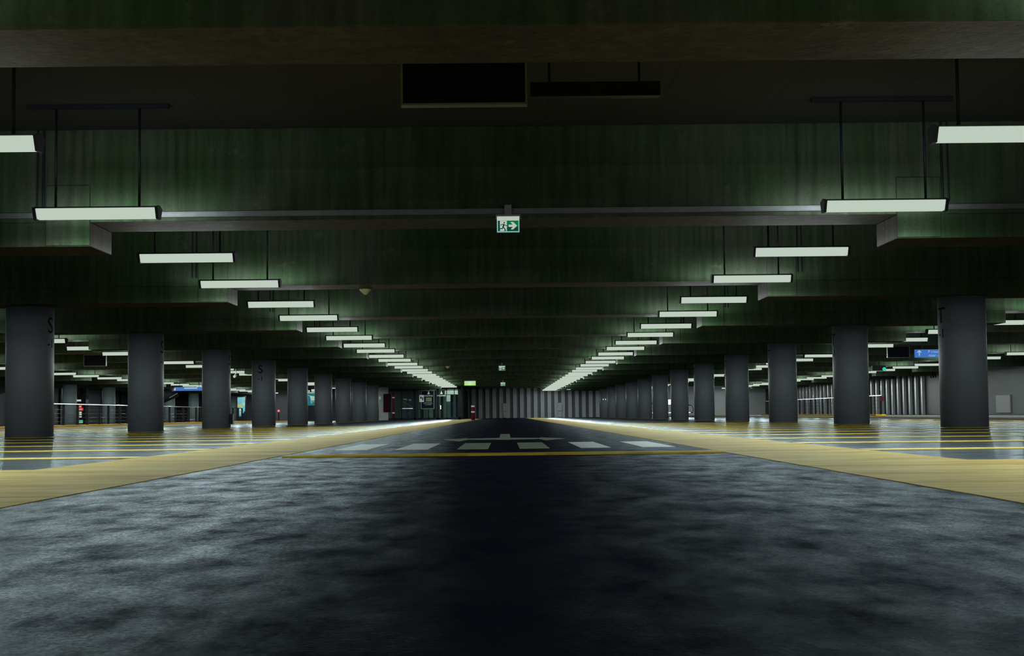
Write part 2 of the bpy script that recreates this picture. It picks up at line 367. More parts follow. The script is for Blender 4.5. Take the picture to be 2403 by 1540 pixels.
# ------------------------------------------------------------------ pillars
col_me = None
def text_mesh(s, size, fn, name, mat, parent, depth=0.0):
    cu = bpy.data.curves.new('t', 'FONT'); cu.body = s; cu.size = size; cu.align_x = 'CENTER'; cu.extrude = depth; cu.resolution_u = 3
    ob = bpy.data.objects.new('t', cu); COL.objects.link(ob)
    dg = bpy.context.evaluated_depsgraph_get(); me = bpy.data.meshes.new_from_object(ob.evaluated_get(dg))
    bpy.data.objects.remove(ob); me.materials.clear(); me.materials.append(mat)
    bm = bmesh.new(); bm.from_mesh(me)
    for q in range(-12, 13):
        bmesh.ops.bisect_plane(bm, geom=bm.verts[:] + bm.edges[:] + bm.faces[:], plane_co=(q * 0.02, 0, 0), plane_no=(1, 0, 0))
    bm.to_mesh(me); bm.free()
    for v in me.vertices: v.co = fn(v.co.x, v.co.y, v.co.z)
    o = bpy.data.objects.new(name, me); COL.objects.link(o); o.parent = parent; me.name = name
    return o
RC = 0.405
def on_col(a0, z0, r=RC + 0.003):
    return lambda u, v, d: Vector((r * math.sin(a0 + u / r), -r * math.cos(a0 + u / r), z0 + v))
shaft_me = MB().lathe([(RC, 0.0), (RC, HZ)], 64).build('tmp', M['column'], smooth=True).data
ring_me = MB().lathe([(RC + 0.006, 0.0), (RC + 0.006, 0.020), (RC + 0.001, 0.022)], 64).build('tmp', M['yellow_edge'], smooth=True).data
for o in [o for o in bpy.data.objects if o.name.startswith('tmp')]: bpy.data.objects.remove(o)
far_me = shaft_me.copy(); far_me.materials.clear(); far_me.materials.append(plain('lightened_column_paint', (0.20, 0.25, 0.26), 0.6, 0, 0.08, 8, 0.2))  # same pillars, colour lightened to make up for weak light in the hall
def column(x, y, label, group, letters=None, far=False):
    t = empty('round_pillar', (x, y, 0)); tag(t, label, 'pillar', group)
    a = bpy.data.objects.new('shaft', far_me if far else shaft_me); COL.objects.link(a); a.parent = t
    b = bpy.data.objects.new('base_ring', ring_me); COL.objects.link(b); b.parent = t
    if letters:
        L, ang, num = letters; ang = math.radians(ang)
        text_mesh(L, 0.40, on_col(ang, 1.84), 'letter', M['black_paint'], t)
        text_mesh(num, 0.23, on_col(ang + 0.02, 1.58), 'level_number', M['black_paint'], t)
    return t
for k in range(9):
    c = column(XL, 24.03 + P * k, 'grey round pillar left of the lane, %s from the front%s' % (ordn(k), ', lettered S facing the camera' if k == 3 else ''),
           'pillars beside the lane', ('S', [76, 80, 82, -6][k], '-1') if k < 4 else None)
    if k == 2:
        a = math.radians(80)
        MB().box(0.40, 0.50, -0.14, 0.02, 0.13, 0.42).build('call_box', M['frame'], c, bevel=0.01)
for k in range(12):
    column(XR, 23.85 + P * k, 'grey round pillar right of the lane, %s from the front%s' % (ordn(k), ', lettered T at its edge' if k == 0 else ''),
           'pillars beside the lane', ('T', [-77, -82, -82, -82, -82][k], '-1') if k < 5 else None)
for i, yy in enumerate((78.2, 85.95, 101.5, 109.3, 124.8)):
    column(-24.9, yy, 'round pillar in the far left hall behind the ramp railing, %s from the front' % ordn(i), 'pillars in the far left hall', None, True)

# ------------------------------------------------------------------ strip lamps
def make_lamp():
    t = empty('strip_lamp', (0, 0, 0))
    L = 0.625
    # diffuser: wedge section, wide on top, narrow below, slanted ends
    top, bot = 0.098, 0.042
    vs = [(-L, -top, 0.105), (L, -top, 0.105), (L, top, 0.105), (-L, top, 0.105), (-L, -bot, 0), (L, -bot, 0), (L, bot, 0), (-L, bot, 0)]
    vs = [(x, y, z - 0.045) for x, y, z in vs]
    fs = [(4, 5, 1, 0), (5, 6, 2, 1), (6, 7, 3, 2), (7, 4, 0, 3), (4, 7, 6, 5), (0, 1, 2, 3)]
    MB().add(vs, fs).build('diffuser', M['tube'], t, bevel=0.006)
    # dark roof and pentagonal end caps
    MB().prism([(-0.104, 0.062), (-0.104, 0.070), (0, 0.090), (0.104, 0.070), (0.104, 0.062)], 'x', -L - 0.03, L + 0.03).build('housing', M['dark_metal'], t)
    for s in (-1, 1):
        MB().prism([(-0.105, 0.064), (-0.050, -0.053), (0.050, -0.053), (0.105, 0.064), (0.0, 0.094)], 'x', s * (L + 0.002), s * (L + 0.032)).build('end_cap', M['dark_metal'], t)
    for s in (-1, 1):
        MB().tube((s * 0.44, 0, 0.08), (s * 0.44, 0, 1.135), 0.014, 8).build('hanging_rod', M['dark_metal'], t, smooth=True)
    MB().box(-0.75, 0.75, -0.025, 0.025, 1.13, 1.17).build('mounting_rail', M['dark_metal'], t)
    return t
LZ = 2.475
proto = make_lamp(); note_kids(proto)
first_lamp = [True]
LD = {}
def light_data(w, ax_pow=PROF_AX):
    key = (w, ax_pow)
    if key not in LD:
        l = bpy.data.lights.new('lamp_light', 'POINT'); l.energy = w; l.color = LAMP_COL; l.shadow_soft_size = 0.0; LD[key] = l
        # photometric profile of a tube lamp: weak towards its ends, weaker upwards than to the side
        l.use_nodes = True; nt = l.node_tree; em = nt.nodes['Emission']
        tc = nt.nodes.new('ShaderNodeTexCoord'); sx = nt.nodes.new('ShaderNodeSeparateXYZ'); nt.links.new(tc.outputs['Normal'], sx.inputs[0])
        def mth(op, a, b=None, c=None):
            n = nt.nodes.new('ShaderNodeMath'); n.operation = op
            for i, v in enumerate((a, b, c)):
                if v is None: continue
                if isinstance(v, (int, float)): n.inputs[i].default_value = v
                else: nt.links.new(v, n.inputs[i])
            return n.outputs[0]
        ax = mth('POWER', mth('MAXIMUM', mth('SUBTRACT', 1.0, mth('MULTIPLY', sx.outputs[0], sx.outputs[0])), 0.0), ax_pow)
        el = mth('MULTIPLY_ADD', sx.outputs[2], 0.5, 0.5)
        r = nt.nodes.new('ShaderNodeValToRGB'); e = r.color_ramp.elements
        for _ in range(len(PROF_EL) - 2): e.new(0.5)
        for q, (dz, v) in enumerate(PROF_EL): e[q].position = dz * 0.5 + 0.5; e[q].color = (v / 2, v / 2, v / 2, 1)
        nt.links.new(el, r.inputs[0])
        nt.links.new(mth('MULTIPLY', mth('MULTIPLY', ax, r.outputs[0]), 2.0), em.inputs['Strength'])
    return LD[key]
def place_lamp(x, y, label, group, npts, rz=0.0, simple=False):
    if first_lamp[0]: o = proto; first_lamp[0] = False
    elif simple:
        o = proto.copy(); COL.objects.link(o)
        for ch in KIDS[proto.name]:
            if ch.name.split('.')[0] in ('diffuser', 'housing', 'hanging_rod'):
                c = ch.copy(); COL.objects.link(c); c.parent = o
    else: o = copy_tree(proto)
    o.location = (x, y, LZ); o.rotation_euler.z = rz; tag(o, label, 'lamp', group)
    offs = {1: [0.0], 2: [-0.33, 0.33], 4: [-0.5, -0.17, 0.17, 0.5]}[npts]
    for d in offs:
        lo = bpy.data.objects.new('lamp_light', light_data(LAMP_W / npts, 0.3 if rz else PROF_AX)); COL.objects.link(lo); lo.parent = o
        lo.location = (d, 0, -0.075)
    return o
def row(x, ymax, rowname, yvis, group='strip lamps hanging over the lane'):
    """lamps in pairs per bay; those nearer than yvis hang outside the picture but light it"""
    ys = sorted([v for v in [14.32 + P * k for k in range(-2, 18)] + [18.40 + P * k for k in range(-2, 18)] if v < ymax])
    out = [v for v in ys if v < yvis]; vis = [v for v in ys if v >= yvis]
    for i, yy in enumerate(out[::-1]):
        place_lamp(x, yy, 'strip lamp outside the frame, %s nearer than the %s' % (ordn(i), rowname), group, 2, 0, True)
    for i, yy in enumerate(vis):
        place_lamp(x, yy, 'lit strip lamp, %s from front, %s' % (ordn(i), rowname), group,
                   4 if yy < 30 else 2 if yy < 62 else 1, 0, yy > 60)
row(-4.275, 107, 'left row beside the lane', 10)
row(4.04, 126, 'right row beside the lane', 10)
g2 = 'strip lamps in the side aisles'
row(-12.72, 106, 'near row of the left side aisle', 34, g2)
row(-21.05, 126, 'far row of the left side aisle', 58, g2)
row(12.35, 126, 'near row of the right side aisle', 32, g2)
row(20.25, 126, 'far row of the right side aisle', 50, g2)
for i, yy in enumerate((71.0, 79.0, 86.9, 94.6, 102.5)):
    place_lamp(-25.6, yy, 'lit strip lamp turned lengthwise in the far left hall, %s from the front' % ordn(i), 'lengthwise lamps in the far left hall', 1, math.pi / 2, True)

# ------------------------------------------------------------------ walls
def ribbed(x0, x1, y, z1, per, wid, dep):
    """profiled cladding facing -y: raised ribs with splayed sides"""
    pts = [(x0, y + 0.3)]; x = x0
    while x < x1 - per:
        pts += [(x, y), (x + (per - wid) - 0.05, y), (x + (per - wid), y - dep), (x + per - 0.05, y - dep)]; x += per
    pts += [(x1, y), (x1, y + 0.3)]
    mb = MB(); n = len(pts)
    vs = [(p[0], p[1], 0) for p in pts] + [(p[0], p[1], z1) for p in pts]
    fs = [(i, (i + 1) % n, (i + 1) % n + n, i + n) for i in range(n)]
    mb.add(vs, fs)
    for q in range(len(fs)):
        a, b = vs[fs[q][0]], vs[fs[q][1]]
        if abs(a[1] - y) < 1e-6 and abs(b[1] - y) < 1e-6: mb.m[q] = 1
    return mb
o = ribbed(-8.5, 12.6, YEND, CZ, 0.645, 0.40, 0.30).build('wall_back', [M['panel_wall'], plain('shaded_recess_cladding', (0.035, 0.038, 0.045), 0.6, 0, 0.1, 3, 0.2)]); tag(o, 'profiled grey cladding wall at the end of the lane', kind='structure')  # second material paints the shade into the recesses between ribs
o = MB().box(12.6, XW1, YEND, YEND + 0.3, 0, CZ).build('wall_back', M['wallpaint']); tag(o, 'plain grey end wall right of the cladding', kind='structure')
o = MB().box(XW0, -8.5, YEND, YEND + 0.3, 0, CZ).build('wall_back', M['wall_dark']); tag(o, 'dark end wall behind the left hall', kind='structure')
o = MB().box(XW1, XW1 + 0.3, YB, 78.6, 0, CZ).build('wall_right', M['wallpaint']); tag(o, 'smooth pale grey side wall on the far right', kind='structure')
o = MB().box(XW1, XW1 + 0.3, 78.6, YEND + 0.3, 0, CZ).build('wall_right', M['wall_dark']); tag(o, 'darker side wall with pale pilasters on the right', kind='structure')
for i in range(36):
    MB().box(XW1 - 0.16, XW1, 79.4 + 1.22 * i, 79.4 + 1.22 * i + 0.26, 0, 2.5).build('pilaster', M['pilaster'], o, bevel=0.01)
MB().box(XW1 - 0.02, XW1, 75.6, 78.55, 0, BZ).build('dark_panel', M['wall_dark'], o)
arcs = MB()
for q in range(3):
    cy = 78.1 - 0.42 * q; pr = []
    for i in range(9):
        t = math.radians(-50 + 100 * i / 8); pr.append((cy - 0.28 + 0.34 * math.cos(t), 2.36 + 0.24 * math.sin(t)))
    for i in range(8):
        (a, b), (c, d) = pr[i], pr[i + 1]
        arcs.tube((XW1 - 0.035, a, b), (XW1 - 0.035, c, d), 0.035, 6)
tag(arcs.build('arc_mark', M['black_paint'], o), 'three black painted arcs')
o = MB().box(XW0 - 0.3, XW0, YB, YEND + 0.3, 0, CZ).build('wall_left', M['wall_dark']); tag(o, 'dark wall closing the left hall', kind='structure')
for i in range(14):
    MB().box(XW0, XW0 + 0.12, 60 + 5 * i, 60.12 + 5 * i, 0, CZ).build('mullion', M['frame'], o)
o = MB().box(-10.25, -8.62, 101.0, 101.3, 0, BZ).build('wall_lobby', M['wallpaint']); tag(o, 'short pale wall beside the glass lobby', kind='structure')

# small cabinets on the walls
for x, nm in ((0.02, 'middle of the profiled end wall'), (5.15, 'right of the row of lamps on the profiled end wall')):
    o = MB().box(x - 0.21, x + 0.21, YEND - 0.50, YEND - 0.302, 0.62, 1.38).box(x - 0.17, x + 0.17, YEND - 0.50, YEND - 0.302, 0.03, 0.60).build('wall_cabinet', M['panel_wall'], bevel=0.01)
    tag(o, 'grey metal cabinet in the ' + nm if x < 1 else 'grey metal cabinet ' + nm, 'cabinet', 'cabinets on the end wall')
o = MB().box(XW1 - 0.06, XW1 - 0.002, 65.9, 67.8, 0.14, 1.02).build('wall_cabinet', plain('cabinet_paint', (0.27, 0.28, 0.27), 0.6, 0, 0.05, 3), bevel=0.01)
tag(o, 'pale flat cabinet low on the smooth wall at the far right', 'cabinet')
o = MB().box(-8.95, -8.42, 100.68, 100.98, 0.6, 1.95).build('hose_cabinet', M['darkred'], bevel=0.015); tag(o, 'dark red fire hose cabinet on the short pale wall left of the glass lobby', 'cabinet')
o = MB().box(-9.29, -9.17, 100.96, 100.999, 1.55, 1.76).build('notice', M['white']); tag(o, 'small white notice on the short pale wall by the lobby', 'notice')
MBh = MB().box(-9.27, -9.19, 100.9, 100.999, 0.30, 0.45); o = MBh.build('socket_box', M['rim']); tag(o, 'small pale socket box low on the short pale wall', 'box')

# ------------------------------------------------------------------ glass lobby at the end, left
lob = empty('glass_lobby', (-6.4, 107, 0)); tag(lob, 'black framed glass lobby with entrance doors left of the end wall', 'lobby')
def L_(mb, name, mat, par=None, **k):
    mb.v = [(x + 6.4, y - 107, z) for x, y, z in mb.v]; return mb.build(name, mat, par or lob, **k)
fr = MB()
for x, w_ in ((-9.3, .16), (-8.1, .07), (-7.05, .2), (-6.55, .07), (-5.98, .09), (-5.25, .22), (-4.55, .07), (-3.95, .06), (-3.55, .24)):
    fr.box(x - w_ / 2, x + w_ / 2, 106.95, 107.08, 0, BZ)
fr.box(-9.38, -3.43, 106.95, 107.08, 2.36, BZ).box(-9.38, -3.43, 106.95, 107.08, 0, 0.14)
L_(fr, 'frame', M['frame'])
side = MB().box(-3.50, -3.43, 107.08, YEND, 0, BZ); L_(side, 'side_wall', M['frame'])
for x0, x1 in ((-9.2, -8.15), (-8.05, -7.16), (-6.94, -6.60), (-6.5, -6.04), (-5.92, -5.37), (-5.13, -4.60), (-4.50, -3.99), (-3.91, -3.68)):
    L_(MB().box(x0, x1, 107.0, 107.02, 0.14, 2.36), 'glass_pane', M['glass'])
L_(MB().box(-7.0, -3.6, 111.0, 111.2, 0, BZ), 'inner_wall', M['green_panel'])
L_(MB().box(-9.38, -7.0, 110.0, 110.2, 0, BZ), 'inner_wall', M['wall_dark'])
gp = MB()
for x in (-6.7, -5.7, -5.1, -4.3, -3.9): gp.box(x - 0.1, x + 0.1, 110.8, 111.0, 0, 2.3)
L_(gp, 'inner_post', M['frame'])
L_(MB().box(-4.75, -3.7, 108.6, 109.0, 1.98, 2.28), 'ceiling_light', glow('lobby_lamp', (0.62, 0.72, 0.64), 1.0))
L_(MB().tube((-7.95, 106.9, 1.45), (-7.25, 106.9, 0.98), 0.018, 6), 'stair_rail', M['steel'])
L_(MB().box(-8.05, -7.2, 106.88, 106.93, 0.86, 0.90), 'push_bar', M['steel'])
bd = L_(MB().box(-6.52, -5.55, 106.86, 106.90, 0.86, 2.24), 'notice_board', M['dark_box'])
L_(MB().box(-6.56, -6.52, 106.85, 106.91, 0.84, 2.26).box(-5.55, -5.51, 106.85, 106.91, 0.84, 2.26).box(-6.52, -5.55, 106.85, 106.91, 0.84, 0.87).box(-6.52, -5.55, 106.85, 106.91, 2.23, 2.26), 'board_rim', M['rim'], bd)
L_(MB().box(-6.68, -6.32, 106.83, 106.85, 1.38, 1.92), 'poster', M['white'])
L_(MB().box(-6.60, -6.50, 106.82, 106.83, 1.62, 1.80).box(-6.45, -6.37, 106.82, 106.83, 1.5, 1.75), 'poster_print', M['dark_box'])
L_(MB().box(-6.18, -5.72, 106.84, 106.858, 1.42, 1.72), 'plant_picture', plain('leaf_green_print', (0.05, 0.12, 0.02), 0.5, 0, 0.8, 14))
L_(MB().box(-6.3, -5.7, 106.85, 106.858, 1.32, 1.35).box(-6.38, -5.66, 106.85, 106.858, 1.23, 1.26).box(-6.25, -5.75, 106.85, 106.858, 1.14, 1.17), 'board_text', M['rim'])
L_(MB().box(-4.55, -4.25, 106.83, 106.85, 1.40, 1.90), 'door_notice', plain('pale_blue_notice', (0.11, 0.18, 0.17), 0.5))
L_(MB().box(-5.05, -4.99, 106.86, 106.93, 0.8, 1.1), 'door_handle', M['steel'])
for cx in (-5.95, -4.95):
    text_mesh('INGANG', 0.17, lambda u, v, d, cx=cx: Vector((cx + u + 6.4, -0.17, 1.80 + v)), 'door_lettering', M['white'], lob)
    a = MB().prism([(cx - 0.10, 1.98), (cx + 0.10, 1.98), (cx + 0.06, 2.09), (cx, 2.26), (cx - 0.06, 2.09)], 'y', 106.83, 106.84)
    L_(a, 'door_emblem', M['white'])
li = bpy.data.lights.new('lobby_light', 'POINT'); li.energy = 60; li.color = (0.75, 1, 0.85); li.shadow_soft_size = 0
lo = bpy.data.objects.new('lobby_light', li); COL.objects.link(lo); lo.location = (-5.3, 108.3, 2.0)

# ------------------------------------------------------------------ lit signs
def exit_sign(x, y, ztop, s, label):
    """lit escape-route sign; picture units are in a 52 x 36 field"""
    t = empty('exit_sign', (x, y, ztop)); tag(t, label, 'sign', 'green exit signs over the lane'); u = 0.0049 * s
    MB().box(-29 * u, 29 * u, 0.0, 0.06, -10 * u, 0).build('lamp_housing', M['rim'], t, bevel=0.003)
    MB().box(-8 * u, 8 * u, 0.05, 0.19, 0.0, 0.03).box(-8 * u, 8 * u, 0.07, 0.19, 0.03, 0.12).build('bracket', M['rim'], t)
    MB().box(-26 * u, 26 * u, -0.004, 0.02, -15 * u, -5 * u).build('light_bar', M['sign_white'], t)
    MB().box(-26 * u, 26 * u, 0.0, 0.012, -42 * u, -15 * u).build('panel', M['sign_rim'], t)
    f = MB().box(-23.5 * u, 23.5 * u, -0.003, 0.0, -39.5 * u, -15 * u).build('green_field', M['sign_green'], t)
    MB().box(-23.5 * u, -19 * u, -0.0045, -0.003, -39.5 * u, -15 * u).box(-3 * u, 23.5 * u, -0.0042, -0.003, -39.5 * u, -30 * u).build('dark_field', M['sign_dark'], f)
    def q(px, py): return ((px - 925) / 9.4 * u, (-15 * 1 - (py - 785) / 9.6) * u)
    MB().box(-19 * u, -3 * u, -0.006, -0.0045, -39 * u, -15.5 * u).build('doorway', M['sign_white'], f)
    ar = [q(*p_) for p_ in ((935, 877), (1025, 877), (972, 818), (1035, 818), (1120, 900), (1035, 982), (978, 982), (1025, 926), (935, 926))]
    MB().prism(ar, 'y', -0.007, -0.005).build('arrow', M['sign_white'], f)
    man = MB()
    def seg(pts, wd):
        for a, b in zip(pts, pts[1:]):
            A = Vector(q(*a)); B = Vector(q(*b)); d = (B - A).normalized(); nn = Vector((-d.y, d.x)) * wd * u / 2; A = A - d * wd * u * .25; B = B + d * wd * u * .25
            man.prism([tuple(A + nn), tuple(B + nn), tuple(B - nn), tuple(A - nn)], 'y', -0.0085, -0.0065)
    cx, cz = q(840, 832); man.prism([(cx + 1.7 * u * math.cos(t_ * .524), cz + 1.7 * u * math.sin(t_ * .524)) for t_ in range(12)], 'y', -0.0085, -0.0065)
    seg([(832, 868), (815, 930)], 3.6); seg([(828, 865), (785, 868), (765, 892)], 1.6); seg([(840, 872), (870, 897), (897, 897)], 1.6)
    seg([(818, 928), (850, 972), (868, 1000), (845, 1014)], 2.2); seg([(815, 925), (800, 964), (738, 965)], 2.2)
    man.build('running_figure', M['sign_dark'], f)
    return t
exit_sign(0.06, 15.38, 2.595, 1.0, 'lit green exit sign with running figure and arrow, hanging large from the nearest beam')
exit_sign(-0.11, 62.0, 2.56, 1.12, 'lit green exit sign seen small in the middle distance over the lane')
exit_sign(-0.11, 93.08, 2.54, 1.25, 'lit green exit sign farthest away over the lane')
t = empty('lit_sign_box', (-2.28, 90.0, 2.26)); tag(t, 'bright white sign box with lime green rim hanging left of the lane', 'sign')
MB().box(-0.38, 0.38, 0, 0.12, 0, 0.31).build('case', M['lime'], t, bevel=0.01)
MB().box(-0.345, 0.345, -0.01, 0.0, 0.03, 0.28).build('face', M['lime_white'], t)
MB().tube((-0.3, 0.06, 0.31), (-0.3, 0.06, CZ - 2.26), 0.01, 6).tube((0.3, 0.06, 0.31), (0.3, 0.06, CZ - 2.26), 0.01, 6).build('hanger', M['dark_metal'], t)
li = bpy.data.lights.new('sign_light', 'POINT'); li.energy = 9; li.color = (0.35, 1, 0.05); li.shadow_soft_size = 0
lo = bpy.data.objects.new('sign_light', li); COL.objects.link(lo); lo.parent = t; lo.location = (0, -0.15, 0.15)

t = empty('direction_sign', (14.75, 46.0, 2.10)); tag(t, 'lit blue direction sign with arrow beside the nearest right pillar', 'sign', 'blue hanging direction signs')
MB().box(-0.85, 0.85, 0, 0.1, 0, 0.27).build('case', M['blue'], t, bevel=0.01)
text_mesh('P route\nnaar -2', 0.145, lambda u, v, d: Vector((-0.20 + u, -0.012, 0.155 + v * 0.86)), 'lettering', M['blue_white'], t)
MB().prism([(-0.73, 0.06), (-0.70, 0.06), (-0.70, 0.20), (-0.66, 0.16), (-0.64, 0.18), (-0.715, 0.25), (-0.79, 0.18), (-0.77, 0.16), (-0.73, 0.20)], 'y', -0.014, -0.004).build('arrow', M['blue_white'], t)
MB().tube((-0.6, 0.05, 0.27), (-0.6, 0.05, CZ - 2.10), 0.012, 6).tube((0.6, 0.05, 0.27), (0.6, 0.05, CZ - 2.10), 0.012, 6).build('hanger', M['dark_metal'], t)
t = empty('direction_sign', (-19.4, 84.0, 2.0)); tag(t, 'lit blue direction sign behind the third left pillar', 'sign', 'blue hanging direction signs')
MB().box(-0.85, 0.85, 0, 0.1, 0, 0.22).build('case', M['blue'], t, bevel=0.01)
MB().box(-0.3, 0.5, -0.01, 0, 0.12, 0.2).build('lettering_strip', M['blue_white'], t)
MB().tube((-0.6, 0.05, 0.22), (-0.6, 0.05, CZ - 2.0), 0.012, 6).tube((0.6, 0.05, 0.22), (0.6, 0.05, CZ - 2.0), 0.012, 6).build('hanger', M['dark_metal'], t)

# ------------------------------------------------------------------ hanging panels, detectors, signals
def hpanel(x, y, wd, label, zc=3.02):
    t = empty('hanging_panel', (x, y, zc - 0.2)); tag(t, label, 'panel', 'dark hanging panels')
    h = wd / 2
    MB().box(-h, h, 0.005, 0.09, 0, 0.39).build('board', M['dark_box'], t)
    r = 0.016
    MB().box(-h - r, -h, 0, 0.1, -r, 0.39 + r).box(h, h + r, 0, 0.1, -r, 0.39 + r).box(-h, h, 0, 0.1, -r, 0).box(-h, h, 0, 0.1, 0.39, 0.39 + r).build('rim', M['rim'], t)
    MB().tube((-h * .7, 0.05, 0.4), (-h * .7, 0.05, CZ - zc + 0.2), 0.01, 6).tube((h * .7, 0.05, 0.4), (h * .7, 0.05, CZ - zc + 0.2), 0.01, 6).build('hanger', M['dark_metal'], t)
hpanel(-0.30, 10.8, 0.98, 'large dark rectangular panel hanging near the camera above the lane')
hpanel(0.25, 49.5, 0.98, 'dark rimmed panel hanging above the lane in the middle distance')
hpanel(-0.14, 88.4, 0.94, 'dark panel hanging farthest away above the lane')
hpanel(-14.85, 49.5, 0.78, 'dark rimmed panel hanging over the left side aisle', 3.0 - 0.55)
hpanel(14.35, 49.5, 0.78, 'dark rimmed panel hanging over the right side aisle', 3.0 - 0.55)
t = MB().box(0.24, 1.32, 11.2, 11.3, 2.96, 3.08).box(0.9, 1.31, 11.18, 11.2, 2.955, 2.962).build('cable_tray', M['dark_metal']); tag(t, 'short dark cable tray under the ceiling right of the big hanging panel', 'tray')
MB().tube((0.4, 11.25, 3.08), (0.4, 11.25, CZ), 0.01, 6).tube((1.15, 11.25, 3.08), (1.15, 11.25, CZ), 0.01, 6).build('hanger', M['dark_metal'], t)
for x, y, s in ((-2.46, 24.2, 'nearer'), (-2.62, 63.0, 'farther')):
    t = MB().lathe([(0.02, BZ - 0.10), (0.10, BZ - 0.02), (0.105, BZ)], 20, (x, y)).build('detector', plain('pale_plastic', (0.5, 0.48, 0.25), 0.5), smooth=True)
    tag(t, 'small cone shaped detector under a beam left of the lane, the %s one' % s, 'detector', 'ceiling detectors')
t = empty('signal_lamp', (18.3, 66.0, 2.2)); tag(t, 'dark signal box with a lit green lens over the right side aisle', 'signal')
MB().box(-0.45, 0.2, 0, 0.25, 0.05, 0.30).tube((-0.1, 0.12, 0.3), (-0.1, 0.12, CZ - 2.2), 0.02, 6).build('case', M['dark_metal'], t)
MB().tube((0.12, -0.02, 0.13), (0.12, 0.0, 0.13), 0.09, 14).build('green_lens', M['green_glow'], t)
t = empty('security_camera', (-11.85, 60.0, 2.12)); tag(t, 'white security camera hanging right beside the third left pillar', 'camera')
MB().tube((0, -0.12, 0.0), (0, 0.15, 0.06), 0.06, 12).build('body', M['white'], t, smooth=True)
MB().tube((0.02, 0.1, 0.05), (0.02, 0.1, CZ - 2.12), 0.02, 8).build('bracket', M['white'], t)
t = empty('exhaust_fan', (-21.6, 88.0, 1.75)); tag(t, 'dark tilted ventilation cylinder hanging behind the second left pillar', 'fan')
MB().tube((-0.45, 0, -0.12), (0.42, 0.3, 0.28), 0.34, 28).build('drum', M['frame'], t, smooth=True)
MB().tube((0.05, -0.2, -0.12), (0.55, -0.1, 0.17), 0.022, 8).build('edge_bar', M['steel'], t)
MB().box(-0.05, 0.05, 0.1, 0.2, 0.4, CZ - 1.75).build('bracket', M['frame'], t)
t = MB().box(-0.15, 0.15, 0, 0.05, 0, 0.18).tube((0, 0.03, 0.18), (0, 0.03, CZ - 2.25), 0.012, 6, mi=1).build('lit_sign_box', [M['blue_white'], M['dark_metal']], loc=(5.15, 109.5, 2.25))
tag(t, 'tiny lit pale blue sign box hanging right of the far end of the lamp row', 'sign')
t = empty('twin_spotlight', (7.95, 108.8, 1.45)); tag(t, 'pair of small lit spots on the farthest right pillars', 'lamp')
MB().box(-0.14, 0.14, 0.03, 0.1, -0.04, 0.04).build('bar', M['frame'], t)
for s in (-1, 1): MB().tube((s * 0.09, -0.02, 0), (s * 0.09, 0.05, 0), 0.05, 12).build('spot', M['tube'], t)
# red light by the barrier, lit posters, teal sign
t = empty('barrier_light', (-16.55, 100.0, 0.055)); tag(t, 'dark post with a glowing red lamp between the fourth and fifth left pillars', 'light')
MB().box(-0.03, 0.03, 0, 0.06, 0, 0.62).build('post', M['frame'], t)
MB().tube((0, -0.03, 0.72), (0, 0.03, 0.72), 0.11, 16).build('red_lens', M['red_glow'], t)
MB().tube((0, -0.035, 0.72), (0, -0.03, 0.72), 0.06, 16).build('lens_core', M['sign_white'], t)
t = empty('teal_sign', (-13.70, 97.5, 0)); tag(t, 'lit teal sign with a white shopping cart icon between the left pillars', 'sign')
MB().box(-0.42, 0.42, 0, 0.12, 1.12, 1.98).build('case', M['teal'], t, bevel=0.01)
ic = MB().prism([(-0.22, 1.82), (0.26, 1.76), (0.22, 1.48), (-0.12, 1.46)], 'y', -0.02, -0.005)
ic.tube((-0.32, -0.01, 1.86), (-0.20, -0.01, 1.82), 0.014, 6).tube((-0.12, -0.01, 1.46), (-0.16, -0.01, 1.38), 0.014, 6).tube((-0.16, -0.01, 1.38), (0.22, -0.01, 1.38), 0.014, 6)
ic.tube((-0.1, -0.02, 1.31), (-0.1, 0, 1.31), 0.035, 10).tube((0.17, -0.02, 1.31), (0.17, 0, 1.31), 0.035, 10)
ic.build('cart_icon', M['teal_white'], t)
MB().box(-0.42, 0.42, 0, 0.12, 2.0, 2.06).box(-0.10, 0.12, 0.02, 0.1, 2.1, 2.28).box(-0.34, -0.22, 0.02, 0.1, 2.1, 2.2).build('top_light', M['tube'], t)
MB().box(-0.44, 0.44, 0.02, 0.12, 0, 1.12).build('stand', M['frame'], t)
t = empty('poster_case', (-21.6, 112.0, 0)); tag(t, 'tall lit cyan poster case right of the third left pillar', 'poster')
MB().box(-0.36, 0.36, 0.0, 0.15, 0, 2.08).build('case', M['frame'], t)
def mat_poster():
    m, nt, b = newmat('printed_poster'); pos = nt.nodes.new('ShaderNodeNewGeometry').outputs['Position']
    c = ramp(nt, nz(nt, pos, 2.3, 4, 0.6), [(0.38, (0.02, 0.10, 0.16)), (0.44, (0.05, 0.36, 0.46)), (0.60, (0.12, 0.42, 0.46)), (0.68, (0.42, 0.46, 0.20)), (0.76, (0.50, 0.5, 0.45))])
    b.inputs['Base Color'].default_value = (0.02, 0.02, 0.02, 1); nt.links.new(c, b.inputs['Emission Color']); b.inputs['Emission Strength'].default_value = 1.0; return m
MB().box(-0.31, 0.31, -0.01, 0.0, 0.38, 1.98).build('lit_print', mat_poster(), t)
MB().box(-0.30, 0.06, -0.016, -0.01, 1.22, 1.38).build('print_band', M['yel_glow'], t)
MB().prism([(0.31, 0.38), (0.31, 0.85), (0.12, 0.62), (0.05, 0.38)], 'y', -0.016, -0.01).build('print_shape', M['frame'], t)
t = empty('vending_display', (-28.1, 90.5, 0)); tag(t, 'lit red and white display between the first two left pillars', 'display')
MB().box(-0.42, 0.36, 0.0, 0.6, 0, 1.95).build('case', M['frame'], t)
MB().box(-0.36, 0.06, -0.02, 0, 1.50, 1.62).box(-0.32, -0.26, -0.02, 0, 1.3, 1.5).build('white_shape', M['sign_white'], t)
